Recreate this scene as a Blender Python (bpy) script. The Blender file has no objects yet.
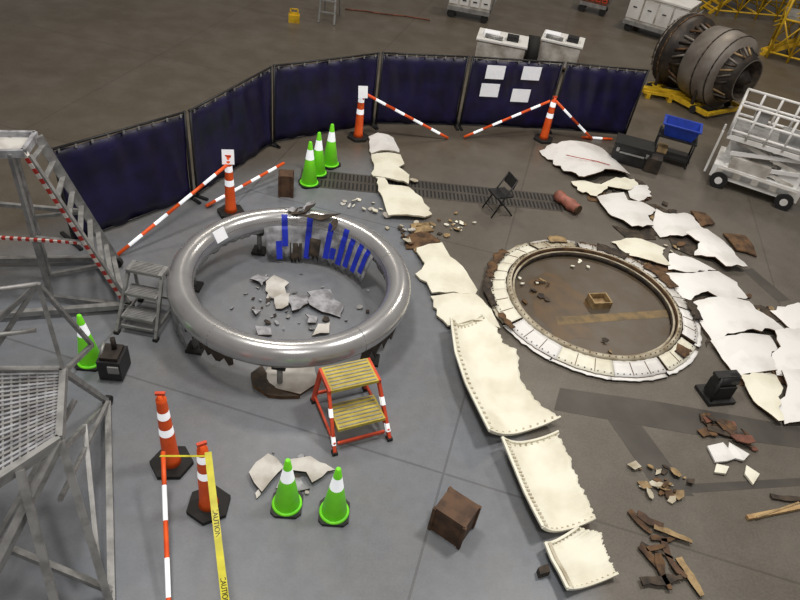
import bpy, bmesh, math, random
from mathutils import Matrix, Vector, Euler, noise
rnd = random.Random(7)
scene = bpy.context.scene
COL = scene.collection

# ---------------------------------------------------------------- camera
H = 5.9
F, PITCH, ROLL = 650.0, 39.5, 9.0
MR = Matrix.Rotation(math.radians(90 - PITCH), 3, 'X') @ Matrix.Rotation(math.radians(ROLL), 3, 'Z')
cd = bpy.data.cameras.new("camera"); cam = bpy.data.objects.new("camera", cd); COL.objects.link(cam)
cam.matrix_world = Matrix.Translation((0, 0, H)) @ MR.to_4x4()
cd.sensor_width = 36; cd.lens = F * 36 / 800; cd.clip_end = 200
scene.camera = cam
scene.view_settings.view_transform = 'Standard'

# survey transform: photo measurement -> metric coordinates on the plane z
def P(u, v, z=0.0):
    d = MR @ Vector(((u - 400) / F, -(v - 300) / F, -1))
    t = (z - H) / d.z
    return Vector((d.x * t, d.y * t, z))

# ---------------------------------------------------------------- materials
def srgb(c):
    return tuple(((x / 255) / 12.92 if x / 255 <= 0.04045 else ((x / 255 + 0.055) / 1.055) ** 2.4) for x in c) + (1,)

MATS = {}
def mat(name, c, rough=0.6, metal=0.0, c2=None, scale=6, bump=0.0, emis=0.0, spec=0.5, lo=.4, hi=.65, coat=0):
    if name in MATS: return MATS[name]
    m = bpy.data.materials.new(name); m.use_nodes = True
    nt = m.node_tree; b = nt.nodes['Principled BSDF']
    b.inputs['Roughness'].default_value = rough; b.inputs['Metallic'].default_value = metal
    b.inputs['Specular IOR Level'].default_value = spec
    b.inputs['Coat Weight'].default_value = coat
    c2 = c2 or tuple(x * 0.86 for x in c)
    tc = nt.nodes.new('ShaderNodeTexCoord'); nz = nt.nodes.new('ShaderNodeTexNoise')
    nz.inputs['Scale'].default_value = scale; nz.inputs['Detail'].default_value = 5
    rp = nt.nodes.new('ShaderNodeValToRGB'); rp.color_ramp.elements[0].position = lo; rp.color_ramp.elements[1].position = hi
    rp.color_ramp.elements[0].color = srgb(c); rp.color_ramp.elements[1].color = srgb(c2)
    nt.links.new(tc.outputs['Object'], nz.inputs['Vector']); nt.links.new(nz.outputs['Fac'], rp.inputs['Fac'])
    nt.links.new(rp.outputs['Color'], b.inputs['Base Color'])
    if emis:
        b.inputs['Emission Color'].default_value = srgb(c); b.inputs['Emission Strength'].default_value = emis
    if bump:
        bp = nt.nodes.new('ShaderNodeBump'); bp.inputs['Strength'].default_value = bump; bp.inputs['Distance'].default_value = 0.02
        nt.links.new(nz.outputs['Fac'], bp.inputs['Height']); nt.links.new(bp.outputs['Normal'], b.inputs['Normal'])
    MATS[name] = m
    return m

CREAM = mat('cream_composite', (243, 241, 226), .5, c2=(218, 213, 194), scale=2.4, lo=.45, hi=.75)
CREAM2 = mat('cream_composite_dirty', (206, 200, 182), .6, c2=(160, 149, 124), scale=5)
WHITE = mat('white_paint', (238, 238, 238), .38, c2=(205, 202, 198), scale=1.8, lo=.48, hi=.78)
WHITE2 = mat('white_paint_scuffed', (214, 212, 208), .4, c2=(166, 160, 152), scale=3)
SILV = mat('polished_aluminium', (198, 198, 200), .24, metal=.65, c2=(180, 180, 182), scale=2)
ALU = mat('dull_aluminium', (165, 165, 165), .5, metal=.5, c2=(135, 135, 135), scale=8)
GREYM = mat('grey_fragment', (172, 174, 180), .6, c2=(118, 118, 122), scale=8)
DARKM = mat('dark_core', (48, 42, 38), .8, c2=(80, 68, 56), scale=9)
BROWN = mat('brown_honeycomb', (110, 82, 55), .8, c2=(66, 48, 34), scale=8)
TAN = mat('tan_composite', (170, 145, 105), .7, c2=(120, 98, 68), scale=9)
RUST = mat('reddish_brown', (128, 78, 60), .7, c2=(95, 58, 44), scale=9)
STEELT = mat('tan_steel', (200, 192, 172), .5, metal=.15, c2=(140, 126, 102), scale=5)
BLACK = mat('black_plastic', (24, 24, 26), .5, c2=(38, 38, 40))
RUBB = mat('black_rubber', (34, 34, 34), .8)
ORANGE = mat('orange_plastic', (248, 100, 36), .5, c2=(232, 82, 28), emis=.05)  # slight emission gives the plastic a glow of its own
GREEN = mat('lime_plastic', (130, 236, 44), .45, c2=(110, 222, 34), emis=.16)  # emission puts the luminous look of the cones into the material
REFL_GLOW = mat('reflective_band_glow', (240, 242, 245), .4, emis=.55, c2=(225, 228, 232))  # emission stands in for light thrown back by the retroreflective white
NAVY = mat('navy_vinyl', (27, 21, 70), .45, c2=(14, 11, 42), scale=2.5, bump=.3)
YEL = mat('yellow_paint', (222, 184, 40), .5, c2=(190, 150, 30))
YELG = mat('ribbed_yellow', (205, 186, 80), .6, c2=(172, 154, 72))
REDO = mat('red_orange_paint', (226, 82, 48), .5)
RED = mat('red_tape', (196, 50, 40), .5)
TAPEW = mat('white_tape', (230, 225, 220), .5)
BLUE = mat('blue_tape', (34, 56, 205), .5, c2=(28, 46, 180))
BLUEB = mat('blue_plastic', (30, 66, 180), .45)
PAPER = mat('white_paper', (238, 240, 245), .8, c2=(228, 230, 238), emis=.2)  # paper brightened by emission, not only by the lamps
WOOD = mat('dark_wood', (98, 72, 52), .7, c2=(66, 47, 35), scale=7)
WOODL = mat('pale_wood', (190, 160, 115), .7, c2=(160, 128, 88))
CTAPE = mat('caution_yellow', (228, 220, 66), .5)
GREYP = mat('grey_paint', (150, 150, 150), .5, c2=(125, 125, 125))
ENGD = mat('engine_dark', (46, 42, 40), .5, metal=.3, c2=(74, 64, 56), scale=5)
ENGC = mat('engine_cowl_grey', (140, 134, 128), .5, metal=.2, c2=(100, 90, 82), scale=1.6)

# ---------------------------------------------------------------- mesh builder
class B:
    def __init__(s, name, loc=(0, 0, 0), rz=0.0, sc=1.0):
        s.name = name; s.bm = bmesh.new(); s.mats = []
        s.M = Matrix.Translation(Vector(loc)) @ Matrix.Rotation(rz, 4, 'Z') @ Matrix.Scale(sc, 4); s.Mi = s.M.inverted()
    def mi(s, m):
        if m not in s.mats: s.mats.append(m)
        return s.mats.index(m)
    def w(s, p): return s.Mi @ Vector(p)          # world -> local
    def face(s, vs, m, sm=False):
        try: f = s.bm.faces.new(vs)
        except ValueError: return None
        f.material_index = s.mi(m); f.smooth = sm; return f
    def box(s, c, size, m, R=None):
        c = Vector(c); R = R or Matrix.Identity(3)
        v = []
        for dz in (-.5, .5):
            for dx, dy in ((-.5, -.5), (.5, -.5), (.5, .5), (-.5, .5)):
                v.append(s.bm.verts.new(c + R @ Vector((dx * size[0], dy * size[1], dz * size[2]))))
        for q in ((3, 2, 1, 0), (4, 5, 6, 7), (0, 1, 5, 4), (1, 2, 6, 5), (2, 3, 7, 6), (3, 0, 4, 7)):
            s.face([v[i] for i in q], m)
    def beam(s, a, b, wd, ht, m, up=(0, 0, 1)):
        a = Vector(a); b = Vector(b); d = b - a; L = d.length
        if L < 1e-6: return
        y = d / L; x = y.cross(Vector(up))
        if x.length < 1e-4: x = Vector((1, 0, 0))
        x.normalize(); z = x.cross(y)
        s.box((a + b) / 2, (wd, L, ht), m, Matrix((x, y, z)).transposed())
    def tube(s, a, b, r, m, r2=None, seg=10, cap=True):
        a = Vector(a); b = Vector(b); d = b - a
        if d.length < 1e-6: return
        r2 = r if r2 is None else r2
        q = d.to_track_quat('Z', 'Y').to_matrix()
        rings = []
        for p, rr in ((a, r), (b, r2)):
            rings.append([s.bm.verts.new(p + q @ Vector((rr * math.cos(2 * math.pi * i / seg), rr * math.sin(2 * math.pi * i / seg), 0))) for i in range(seg)])
        for i in range(seg):
            j = (i + 1) % seg
            s.face([rings[0][i], rings[0][j], rings[1][j], rings[1][i]], m, True)
        if cap:
            s.face(rings[0][::-1], m); s.face(rings[1], m)
    def striped(s, a, b, r, m1, m2, n):
        a = Vector(a); b = Vector(b)
        for i in range(n):
            s.tube(a.lerp(b, i / n), a.lerp(b, (i + 1) / n), r, m1 if i % 2 == 0 else m2)
    def path(s, pts, r, m, seg=8):
        for a, b in zip(pts, pts[1:]): s.tube(a, b, r, m, seg=seg)
    def lathe(s, prof, c=(0, 0, 0), seg=32, R=None, sm=True, closed=False):
        c = Vector(c); R = R or Matrix.Identity(3); rings = []
        for r, z, m in prof:
            rings.append([s.bm.verts.new(c + R @ Vector((r * math.cos(2 * math.pi * i / seg), r * math.sin(2 * math.pi * i / seg), z))) for i in range(seg)])
        n = len(prof)
        for k in range(n if closed else n - 1):
            k2 = (k + 1) % n
            for i in range(seg):
                j = (i + 1) % seg
                s.face([rings[k][i], rings[k][j], rings[k2][j], rings[k2][i]], prof[k][2], sm)
        if not closed:
            if prof[0][0] > 1e-3: s.face(rings[0][::-1], prof[0][2])
            if prof[-1][0] > 1e-3: s.face(rings[-1], prof[-1][2])
    def ngonprism(s, pts, z0, z1, m):
        lo = [s.bm.verts.new((p[0], p[1], z0)) for p in pts]; hi = [s.bm.verts.new((p[0], p[1], z1)) for p in pts]
        s.face(lo[::-1], m); s.face(hi, m)
        for i in range(len(pts)):
            j = (i + 1) % len(pts); s.face([lo[i], lo[j], hi[j], hi[i]], m)
    def grid(s, fn, nu, nv, th, m, mback=None, medge=None):
        mback = mback or m; medge = medge or m
        thv = Vector(th) if not isinstance(th, (int, float)) else Vector((0, 0, -th))
        T = [[s.bm.verts.new(fn(i / nu, j / nv)) for j in range(nv + 1)] for i in range(nu + 1)]
        Bk = [[s.bm.verts.new(T[i][j].co + thv) for j in range(nv + 1)] for i in range(nu + 1)]
        for i in range(nu):
            for j in range(nv):
                s.face([T[i][j], T[i + 1][j], T[i + 1][j + 1], T[i][j + 1]], m, True)
                s.face([Bk[i][j + 1], Bk[i + 1][j + 1], Bk[i + 1][j], Bk[i][j]], mback, True)
        for i in range(nu):
            s.face([T[i + 1][0], T[i][0], Bk[i][0], Bk[i + 1][0]], medge); s.face([T[i][nv], T[i + 1][nv], Bk[i + 1][nv], Bk[i][nv]], medge)
        for j in range(nv):
            s.face([T[0][j], T[0][j + 1], Bk[0][j + 1], Bk[0][j]], medge); s.face([T[nu][j + 1], T[nu][j], Bk[nu][j], Bk[nu][j + 1]], medge)
    def shard(s, poly, zf, th, m, medge=None, cuts=2):
        """poly: local xy list, zf(x,y)->z ; curved broken plate"""
        tmp = bmesh.new()
        f = tmp.faces.new([tmp.verts.new((p[0], p[1], 0)) for p in poly])
        f.normal_update()
        if f.normal.z < 0: f.normal_flip()
        bmesh.ops.triangulate(tmp, faces=tmp.faces[:])
        if cuts: bmesh.ops.subdivide_edges(tmp, edges=[e for e in tmp.edges if not e.is_boundary], cuts=cuts)
        bmesh.ops.triangulate(tmp, faces=tmp.faces[:])
        top = {}; bot = {}
        for v in tmp.verts:
            z = zf(v.co.x, v.co.y)
            top[v] = s.bm.verts.new((v.co.x, v.co.y, z + th)); bot[v] = s.bm.verts.new((v.co.x, v.co.y, z))
        for f in tmp.faces:
            s.face([top[v] for v in f.verts], m); s.face([bot[v] for v in f.verts][::-1], medge or m)
        for e in tmp.edges:
            if e.is_boundary:
                l = e.link_loops[0]; a = l.vert; b = l.link_loop_next.vert
                s.face([top[b], top[a], bot[a], bot[b]], medge or m)
        tmp.free()
    def done(s):
        bmesh.ops.remove_doubles(s.bm, verts=s.bm.verts[:], dist=1e-5)
        bmesh.ops.recalc_face_normals(s.bm, faces=s.bm.faces[:])
        me = bpy.data.meshes.new(s.name); s.bm.to_mesh(me); s.bm.free()
        for m in s.mats: me.materials.append(m)
        o = bpy.data.objects.new(s.name, me); COL.objects.link(o); o.matrix_world = s.M
        return o

def jag(poly, step=.12, amp=.03, seed=1):
    r = random.Random(seed); out = []
    n = len(poly)
    for i in range(n):
        a = Vector(poly[i][:2]); b = Vector(poly[(i + 1) % n][:2]); d = b - a; L = d.length
        k = max(1, int(L / step)); nrm = Vector((-d.y, d.x)) / max(L, 1e-6)
        rough = r.random() < .6
        for j in range(k):
            t = (j + (r.uniform(-.3, .3) if j else 0)) / k
            out.append(a + d * t + nrm * (r.uniform(-amp, amp) * (1 if rough else .25) if j else 0))
    return out

def resample(pts, n):
    pts = [Vector(p) for p in pts]; L = [0]
    for a, b in zip(pts, pts[1:]): L.append(L[-1] + (b - a).length)
    out = []
    for i in range(n + 1):
        t = L[-1] * i / n; k = 0
        while k < len(L) - 2 and L[k + 1] < t: k += 1
        f = (t - L[k]) / max(1e-9, L[k + 1] - L[k]); out.append(pts[k].lerp(pts[k + 1], f))
    return out

def plate(name, px, m, th=.025, arch=0.0, z=0.004, step=.14, amp=.025, seed=None, medge=None, tilt=0, bld=None, cuts=2, across=None, grow=1.0):
    """broken skin panel lying on the floor, outline surveyed on the floor plane.
    across: unit world vector of the curved direction (barrel curvature)"""
    pts = [P(u, v) for u, v in px]
    c = sum(pts, Vector()) / len(pts)
    pts = [c + (p - c) * grow for p in pts]
    b = bld or B(name, (c.x, c.y, 0))
    loc = [b.w(p) for p in pts]
    seed = seed if seed is not None else int(px[0][0] * 7 + px[0][1])
    poly = jag(loc, step, amp, seed)
    lc = sum((Vector((p[0], p[1])) for p in poly), Vector((0, 0))) / len(poly)
    R = max((Vector((p[0], p[1])) - lc).length for p in poly)
    ang = random.Random(seed).uniform(0, 6.28)
    if across:
        ax = Vector(across); sm = max(abs((p - lc).dot(ax)) for p in poly)
    def zf(x, y):
        if across: d = ((x - lc.x) * ax.x + (y - lc.y) * ax.y) ** 2 / (sm * sm)
        else: d = ((x - lc.x) ** 2 + (y - lc.y) ** 2) / (R * R)
        return z + arch * max(0, 1 - d) + tilt * (1 + ((x - lc.x) * math.cos(ang) + (y - lc.y) * math.sin(ang)) / R) / 2 + .006 * (noise.noise(Vector((x * 4, y * 4, seed))) + 1)
    b.shard(poly, zf, th, m, medge, cuts)
    return b if bld else b.done()

def scatter(name, regions, mats, smin, smax, seed, th=.015):
    """regions: (u,v,spread_m,count)"""
    r = random.Random(seed); u0, v0 = regions[0][0], regions[0][1]; c = P(u0, v0)
    b = B(name, (c.x, c.y, 0))
    for (u, v, sp, n) in regions:
        cc = b.w(P(u, v))
        for k in range(n):
            x = cc.x + r.gauss(0, sp); y = cc.y + r.gauss(0, sp); sz = r.uniform(smin, smax); a0 = r.uniform(0, 6.28); el = r.uniform(.35, 1)
            nn = r.randint(4, 7); poly = []
            for i in range(nn):
                a = 6.28 * i / nn; rr = sz * r.uniform(.55, 1)
                px, py = rr * math.cos(a), rr * el * math.sin(a)
                poly.append((x + px * math.cos(a0) - py * math.sin(a0), y + px * math.sin(a0) + py * math.cos(a0)))
            tx, ty = r.uniform(-.3, .3), r.uniform(-.3, .3); base = sz * (abs(tx) + abs(ty)) + .003
            b.shard(poly, lambda X, Y: base + tx * (X - x) + ty * (Y - y), th, r.choice(mats), DARKM if r.random() < .4 else None, 0)
    return b.done()

# ---------------------------------------------------------------- floor
def floor_material():
    m = bpy.data.materials.new('hangar_floor'); m.use_nodes = True; nt = m.node_tree; N = nt.nodes; L = nt.links
    b = N['Principled BSDF']; tc = N.new('ShaderNodeTexCoord')
    def math_(op, a, c=None):
        n = N.new('ShaderNodeMath'); n.operation = op
        for i, x in enumerate((a, c)):
            if x is None: continue
            if isinstance(x, (int, float)): n.inputs[i].default_value = x
            else: L.new(x, n.inputs[i])
        return n.outputs[0]
    def lin(pa, pb, soft, nzs=0):
        d = (pb - pa); d.normalize(); nx, ny = -d.y, d.x
        vd = N.new('ShaderNodeVectorMath'); vd.operation = 'DOT_PRODUCT'; L.new(tc.outputs['Object'], vd.inputs[0]); vd.inputs[1].default_value = (nx, ny, 0)
        o = math_('SUBTRACT', vd.outputs['Value'], nx * pa.x + ny * pa.y)
        o = math_('ADD', math_('DIVIDE', o, soft), .5)
        n = N.new('ShaderNodeClamp'); L.new(o, n.inputs[0]); return n.outputs[0]
    def mix(f, a, c):
        n = N.new('ShaderNodeMix'); n.data_type = 'RGBA'
        if isinstance(f, (int, float)): n.inputs[0].default_value = f
        else: L.new(f, n.inputs[0])
        for i, x in ((6, a), (7, c)):
            if isinstance(x, tuple): n.inputs[i].default_value = x
            else: L.new(x, n.inputs[i])
        return n.outputs[2]
    def nz(scale, det=6, lo=.35, hi=.65):
        n = N.new('ShaderNodeTexNoise'); n.inputs['Scale'].default_value = scale; n.inputs['Detail'].default_value = det
        L.new(tc.outputs['Object'], n.inputs['Vector'])
        r = N.new('ShaderNodeMapRange'); r.inputs[1].default_value = lo; r.inputs[2].default_value = hi; L.new(n.outputs['Fac'], r.inputs[0]); return r.outputs[0]
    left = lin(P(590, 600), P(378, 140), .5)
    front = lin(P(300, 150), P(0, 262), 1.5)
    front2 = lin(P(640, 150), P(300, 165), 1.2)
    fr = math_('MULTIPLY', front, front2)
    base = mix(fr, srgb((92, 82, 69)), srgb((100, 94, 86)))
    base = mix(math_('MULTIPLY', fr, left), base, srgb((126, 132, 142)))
    stain = nz(.5, 8); fine = nz(7, 8, .3, .7); mid = nz(1.6, 7, .4, .7); grit = nz(40, 4, .35, .75)
    base = mix(math_('MULTIPLY', stain, .35), base, srgb((76, 70, 62)))
    base = mix(math_('MULTIPLY', mid, .22), base, srgb((136, 131, 124)))
    base = mix(math_('MULTIPLY', fine, .16), base, srgb((54, 50, 44)))
    base = mix(math_('MULTIPLY', grit, .12), base, srgb((170, 166, 160)))
    br = N.new('ShaderNodeTexBrick'); br.offset = 0; br.inputs['Scale'].default_value = 1
    br.inputs['Brick Width'].default_value = 4.4; br.inputs['Row Height'].default_value = 4.4; br.inputs['Mortar Size'].default_value = .014
    mp = N.new('ShaderNodeMapping'); mp.inputs['Rotation'].default_value = (0, 0, math.radians(10)); L.new(tc.outputs['Object'], mp.inputs[0]); L.new(mp.outputs[0], br.inputs['Vector'])
    base = mix(math_('MULTIPLY', br.outputs['Fac'], .35), base, srgb((50, 46, 42)))
    L.new(base, b.inputs['Base Color'])
    rr = N.new('ShaderNodeMapRange'); rr.inputs[3].default_value = .28; rr.inputs[4].default_value = .48; L.new(stain, rr.inputs[0]); L.new(rr.outputs[0], b.inputs['Roughness'])
    b.inputs['Specular IOR Level'].default_value = .4
    return m
FL = floor_material()
b = B('floor'); b.face([b.bm.verts.new(p) for p in ((-30, -6, 0), (40, -6, 0), (40, 60, 0), (-30, 60, 0))], FL); b.done()

PATCH = mat('dark_floor_coating', (68, 64, 60), .5, c2=(80, 76, 71), scale=2)
STAIN = mat('oil_stain', (94, 72, 46), .4, c2=(72, 60, 46), scale=4)
STAIN2 = mat('soot_stain', (78, 66, 52), .4, c2=(86, 78, 67), scale=3)
TANL = mat('worn_floor_stripe', (136, 114, 78), .6, c2=(96, 84, 66), scale=5)
def decal(name, px, m, z=.002):
    pts = [P(u, v) for u, v in px]; c = sum(pts, Vector()) / len(pts)
    b = B(name, (c.x, c.y, 0)); l = [b.w(p) for p in pts]; b.ngonprism(l, .0005, z, m); return b.done()
decal('floor_patch', [(560, 388), (660, 402), (800, 427), (800, 448), (690, 434), (554, 410)], PATCH)
decal('floor_patch', [(604, 414), (636, 418), (694, 496), (660, 496)], PATCH, .0015)
decal('floor_patch', [(660, 486), (690, 484), (800, 478), (800, 486), (694, 493)], PATCH, .0012)
decal('floor_patch', [(742, 270), (752, 268), (790, 300), (778, 302)], PATCH, .0012)

# slotted drain
b = B('trim_floor_drain', P(420, 187))
a0, a1 = b.w(P(300, 177)), b.w(P(560, 203)); d = (a1 - a0).normalized(); n_ = Vector((-d.y, d.x, 0))
b.beam(a0 + Vector((0, 0, .002)), a1 + Vector((0, 0, .002)), .6, .004, PATCH)
L_ = (a1 - a0).length
for r_ in (-.15, .15):
    t = 0
    while t < L_:
        c = a0 + d * (t + .04) + n_ * r_
        b.beam(c - n_ * .11 + Vector((0, 0, .006)), c + n_ * .11 + Vector((0, 0, .006)), .03, .004, RUBB); t += .07
b.done()

# ---------------------------------------------------------------- curtain screens
CT = 1.5
tops = [(50, 150), (189, 111), (273, 66), (382, 53), (472, 57), (567, 63), (652, 71)]
def curtain(a, c, papers=()):
    A = P(*a, CT); C = P(*c, CT); A.z = C.z = 0
    d = C - A; L = d.length; ang = math.atan2(d.y, d.x)
    b = B('privacy_curtain', A, ang); L -= .06
    def fn(u, v): return Vector((.04 + u * (L - .08), .02 * math.sin(u * L * 7 + math.sin(u * 13)) * (1 - .5 * v) + .012 * math.sin(u * 31 + v * 6), .04 + v * (CT - .08)))
    b.grid(fn, 60, 8, (0, .008, 0), NAVY)
    for x in (0.02, L - .02):
        b.tube((x, 0, 0.02), (x, 0, CT + .02), .022, BLACK); b.beam((x, -.2, .02), (x, .35, .02), .05, .035, BLACK)
    b.tube((0, 0, CT), (L, 0, CT), .02, BLACK); b.tube((0, 0, .05), (L, 0, .05), .015, BLACK)
    for k in range(9): b.box((.1 + (L - .2) * k / 8, -.02, CT - .03), (.03, .01, .05), GREYP)
    for (u, z) in papers:
        b.box((u * L, -.055, z), (.4, .004, .28), PAPER)
    b.done()
for i in range(6):
    curtain(tops[i], tops[i + 1], [(.27, 1.24), (.66, 1.26), (.25, .86), (.6, .78)] if i == 4 else ())

# ---------------------------------------------------------------- inlet lip ring
ZR = .55
PL, PR = P(183, 276, ZR), P(401, 287, ZR)
RC = Vector(((PL.x + PR.x) / 2, (PL.y + PR.y) / 2, 0))
PT, PB = P(290, 217, ZR), P(291, 347, ZR)
RC = (RC + Vector(((PT.x + PB.x) / 2, (PT.y + PB.y) / 2, 0))) / 2
RR = ((PL - PR).length + (PT - PB).length) / 4 + .015
RT = .165
b = B('engine_inlet_lip_ring', RC)
prof = []
for k in range(24):
    a = 2 * math.pi * k / 24
    prof.append((RR + RT * math.cos(a), ZR + RT * math.sin(a), SILV))
b.lathe(prof, seg=144, closed=True)
for k in range(5):
    a = .5 + k * 2 * math.pi / 5
    pts = [Vector(((RR + (RT + .002) * math.cos(t)) * math.cos(a), (RR + (RT + .002) * math.cos(t)) * math.sin(a), ZR + (RT + .002) * math.sin(t))) for t in [i * math.pi / 10 - .4 for i in range(14)]]
    b.path(pts, .003, GREYP, seg=5)
for k in range(220):
    a = 2 * math.pi * k / 220; q = 2.75; rr = RR + (RT + .001) * math.cos(q); z = ZR + RT * math.sin(q)
    b.box((rr * math.cos(a), rr * math.sin(a), z), (.012, .012, .005), DARKM)
def ang_of(u, v, z=.4):
    q = P(u, v, z) - RC; return math.atan2(q.y, q.x)
def wall(a0, a1, r, ztop, zlo, zvar, m, mb, seed, lean=0):
    r_ = random.Random(seed); n = max(6, int(abs(a1 - a0) * 24)); bots = [max(.02, zlo + r_.uniform(-zvar, zvar)) for _ in range(n + 1)]
    def fn(u, v):
        a = a0 + (a1 - a0) * u; zb = bots[round(u * n)]; z = ztop + (zb - ztop) * v; rr = r + lean * v
        return Vector((rr * math.cos(a), rr * math.sin(a), z))
    b.grid(fn, n, 4, (.0, .012, 0), m, mb)
wall(0, 2 * math.pi, RR - RT + .03, ZR, .42, .03, ALU, DARKM, 4)
RI = RR - RT + .005
wall(ang_of(264, 236), ang_of(382, 262), RI, ZR, .1, .07, GREYM, DARKM, 5, -.16)
wall(ang_of(290, 238), ang_of(302, 239), RI - .1, ZR - .25, .06, .05, DARKM, BROWN, 15, -.1)
wall(ang_of(310, 238), ang_of(321, 240), RI - .08, ZR - .15, .12, .06, DARKM, BROWN, 25, -.1)
wall(ang_of(172, 298), ang_of(190, 328), RR + RT - .01, ZR - .02, .12, .08, GREYM, BROWN, 6, -.02)
wall(ang_of(200, 340), ang_of(240, 350), RR + RT - .06, ZR - .1, .28, .06, DARKM, DARKM, 8, -.02)
wall(ang_of(350, 343), ang_of(392, 320), RR + RT - .06, ZR - .1, .25, .08, DARKM, BROWN, 9, -.02)
# torn flap standing up out of the lip
for (u, v, s_, q, mm) in ((302, 212, .26, .9, DARKM), (320, 219, .3, .35, DARKM), (308, 208, .2, 1.2, GREYM), (334, 226, .2, 1.5, DARKM), (294, 212, .14, .2, GREYM)):
    p = b.w(P(u, v, ZR + .16)); poly = jag([(p.x - s_ * math.cos(q), p.y - s_ * math.sin(q)), (p.x + .05, p.y - .06), (p.x + s_ * math.cos(q), p.y + s_ * math.sin(q)), (p.x - .04, p.y + .07)], .06, .02, int(u))
    b.shard(poly, lambda X, Y: ZR + .18 + .2 * abs(X - p.x), .01, mm, DARKM)
# blue tape strips stuck on the lip's inner face and down the leaning inner barrel skin
for (u, q0, bot) in ((285, 125, .26), (278, 999, .08), (307, 122, .1), (325, 140, .16), (339, 140, .14), (348, 172, .16), (360, 172, .16), (373, 172, .22), (331, 999, .18)):
    a = ang_of(u, 236 + (u - 284) * .25); ca, sa = math.cos(a), math.sin(a); pts = []
    qq = q0
    while qq < 186:
        r1 = RR + (RT + .004) * math.cos(math.radians(qq)); pts.append(Vector((r1 * ca, r1 * sa, ZR + (RT + .004) * math.sin(math.radians(qq))))); qq += 10
    for z in ((.5,) if q0 < 900 else (.34,)) + (bot,):
        r1 = RI - .022 - .16 * (ZR - z) / (ZR - .1); pts.append(Vector((r1 * ca, r1 * sa, z)))
    for p0, p1 in zip(pts, pts[1:]): b.beam(p0, p1, .085, .003, BLUE, up=(-ca, -sa, .35))
for k in range(7):
    a = .35 + k * 2 * math.pi / 7
    x, y = RR * math.cos(a), RR * math.sin(a)
    b.box((x, y, .02), (.2, .2, .04), RUBB); b.tube((x, y, .04), (x, y, ZR - RT), .035, GREYP); b.box((x, y, ZR - RT - .01), (.16, .16, .05), BLACK)
a = ang_of(221, 238, .6); q = 2.55; rr = RR + (RT + .01) * math.cos(q)
Rm = Matrix.Rotation(a, 3, 'Z') @ Matrix.Rotation(-1.05, 3, 'Y')
b.box((rr * math.cos(a), rr * math.sin(a), ZR + (RT + .01) * math.sin(q)), (.17, .2, .004), PAPER, Rm)
b.done()

# ---------------------------------------------------------------- debris inside the ring
for i, px in enumerate([
    [(266, 285), (274, 279), (289, 287), (283, 301), (266, 300)], [(250, 282), (258, 276), (270, 281), (262, 290)],
    [(287, 300), (305, 296), (309, 306), (292, 315)], [(274, 300), (290, 297), (288, 309), (276, 311)],
    [(307, 296), (330, 293), (334, 303), (344, 307), (340, 319), (322, 315), (310, 309)],
    [(305, 318), (318, 318), (316, 325), (307, 326)], [(318, 328), (330, 326), (329, 336), (312, 338)], [(255, 330), (270, 330), (272, 337), (258, 338)],
    [(251, 311), (261, 313), (256, 319)]]):
    plate('skin_fragment', px, GREYM if i % 3 else WHITE2, th=.02, arch=.02, tilt=.05, amp=.035, step=.08, medge=DARKM)
scatter('debris_chips', [(300, 310, .35, 26), (262, 300, .2, 8)], [GREYM, DARKM, ALU], .02, .07, 11)

plate('torn_skin_panel', [(270, 367), (314, 366), (318, 385), (300, 397), (278, 392), (262, 385)], WHITE2, th=.03, arch=.05, medge=BROWN)
plate('torn_skin_panel', [(251, 376), (262, 368), (276, 392), (300, 399), (268, 398), (253, 388)], DARKM, th=.05, z=.0, medge=BROWN)
plate('torn_skin_panel', [(249, 476), (256, 466), (268, 456), (276, 460), (284, 470), (278, 476), (271, 484), (262, 495), (254, 486)], WHITE2, th=.02, arch=.03, amp=.03, step=.08, medge=DARKM, tilt=.03)
plate('torn_skin_panel', [(286, 463), (298, 462), (310, 460), (335, 472), (322, 480), (312, 486), (306, 476), (292, 474)], WHITE2, th=.02, arch=.03, amp=.03, step=.08, medge=DARKM, tilt=.03)
plate('torn_skin_panel', [(280, 480), (300, 480), (310, 490), (290, 496), (276, 490)], GREYM, th=.02, arch=.02, amp=.03, step=.08, medge=DARKM)
scatter('debris_chips', [(292, 476, .18, 12)], [GREYM, DARKM, WHITE2], .02, .06, 12)

# ---------------------------------------------------------------- fan case panels: centre row
dirr = (P(500, 480) - P(390, 160)); acr = Vector((dirr.y, -dirr.x)).normalized()
row = [
    [(368, 140), (377, 138), (393, 140), (397, 148), (399, 155), (371, 156)],
    [(371, 158), (400, 158), (404, 167), (398, 172), (409, 178), (408, 188), (390, 184), (373, 178)],
    [(375, 181), (384, 183), (388, 190), (408, 192), (421, 200), (432, 216), (424, 221), (388, 220), (383, 205)],
    [(416, 252), (441, 248), (449, 262), (462, 270), (477, 292), (474, 299), (431, 297), (426, 286), (415, 276), (424, 268)],
    [(430, 299), (475, 299), (491, 312), (500, 330), (480, 326), (447, 330), (436, 318)]]
for i, px in enumerate(row):
    plate('fan_case_panel', px, CREAM if i else WHITE, th=.03, arch=.08, amp=.035, step=.1, medge=CREAM2, across=acr)
scatter('honeycomb_debris', [(418, 237, .28, 26), (400, 180, .12, 9), (403, 206, .1, 6)], [BROWN, TAN, DARKM, CREAM2], .03, .12, 21)
plate('honeycomb_panel', [(404, 238), (425, 232), (440, 243), (420, 250), (406, 250)], BROWN, arch=.03, th=.02)
plate('honeycomb_panel', [(410, 226), (428, 224), (434, 232), (414, 236)], TAN, arch=.03, th=.02)
scatter('cream_chips', [(456, 227, .16, 16)], [CREAM, TAN], .03, .09, 22)
scatter('cream_chips', [(362, 207, .2, 12)], [CREAM, WHITE2], .04, .1, 23)
scatter('cream_chips', [(408, 232, .1, 4)], [CREAM, WHITE2], .05, .12, 24)

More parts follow.
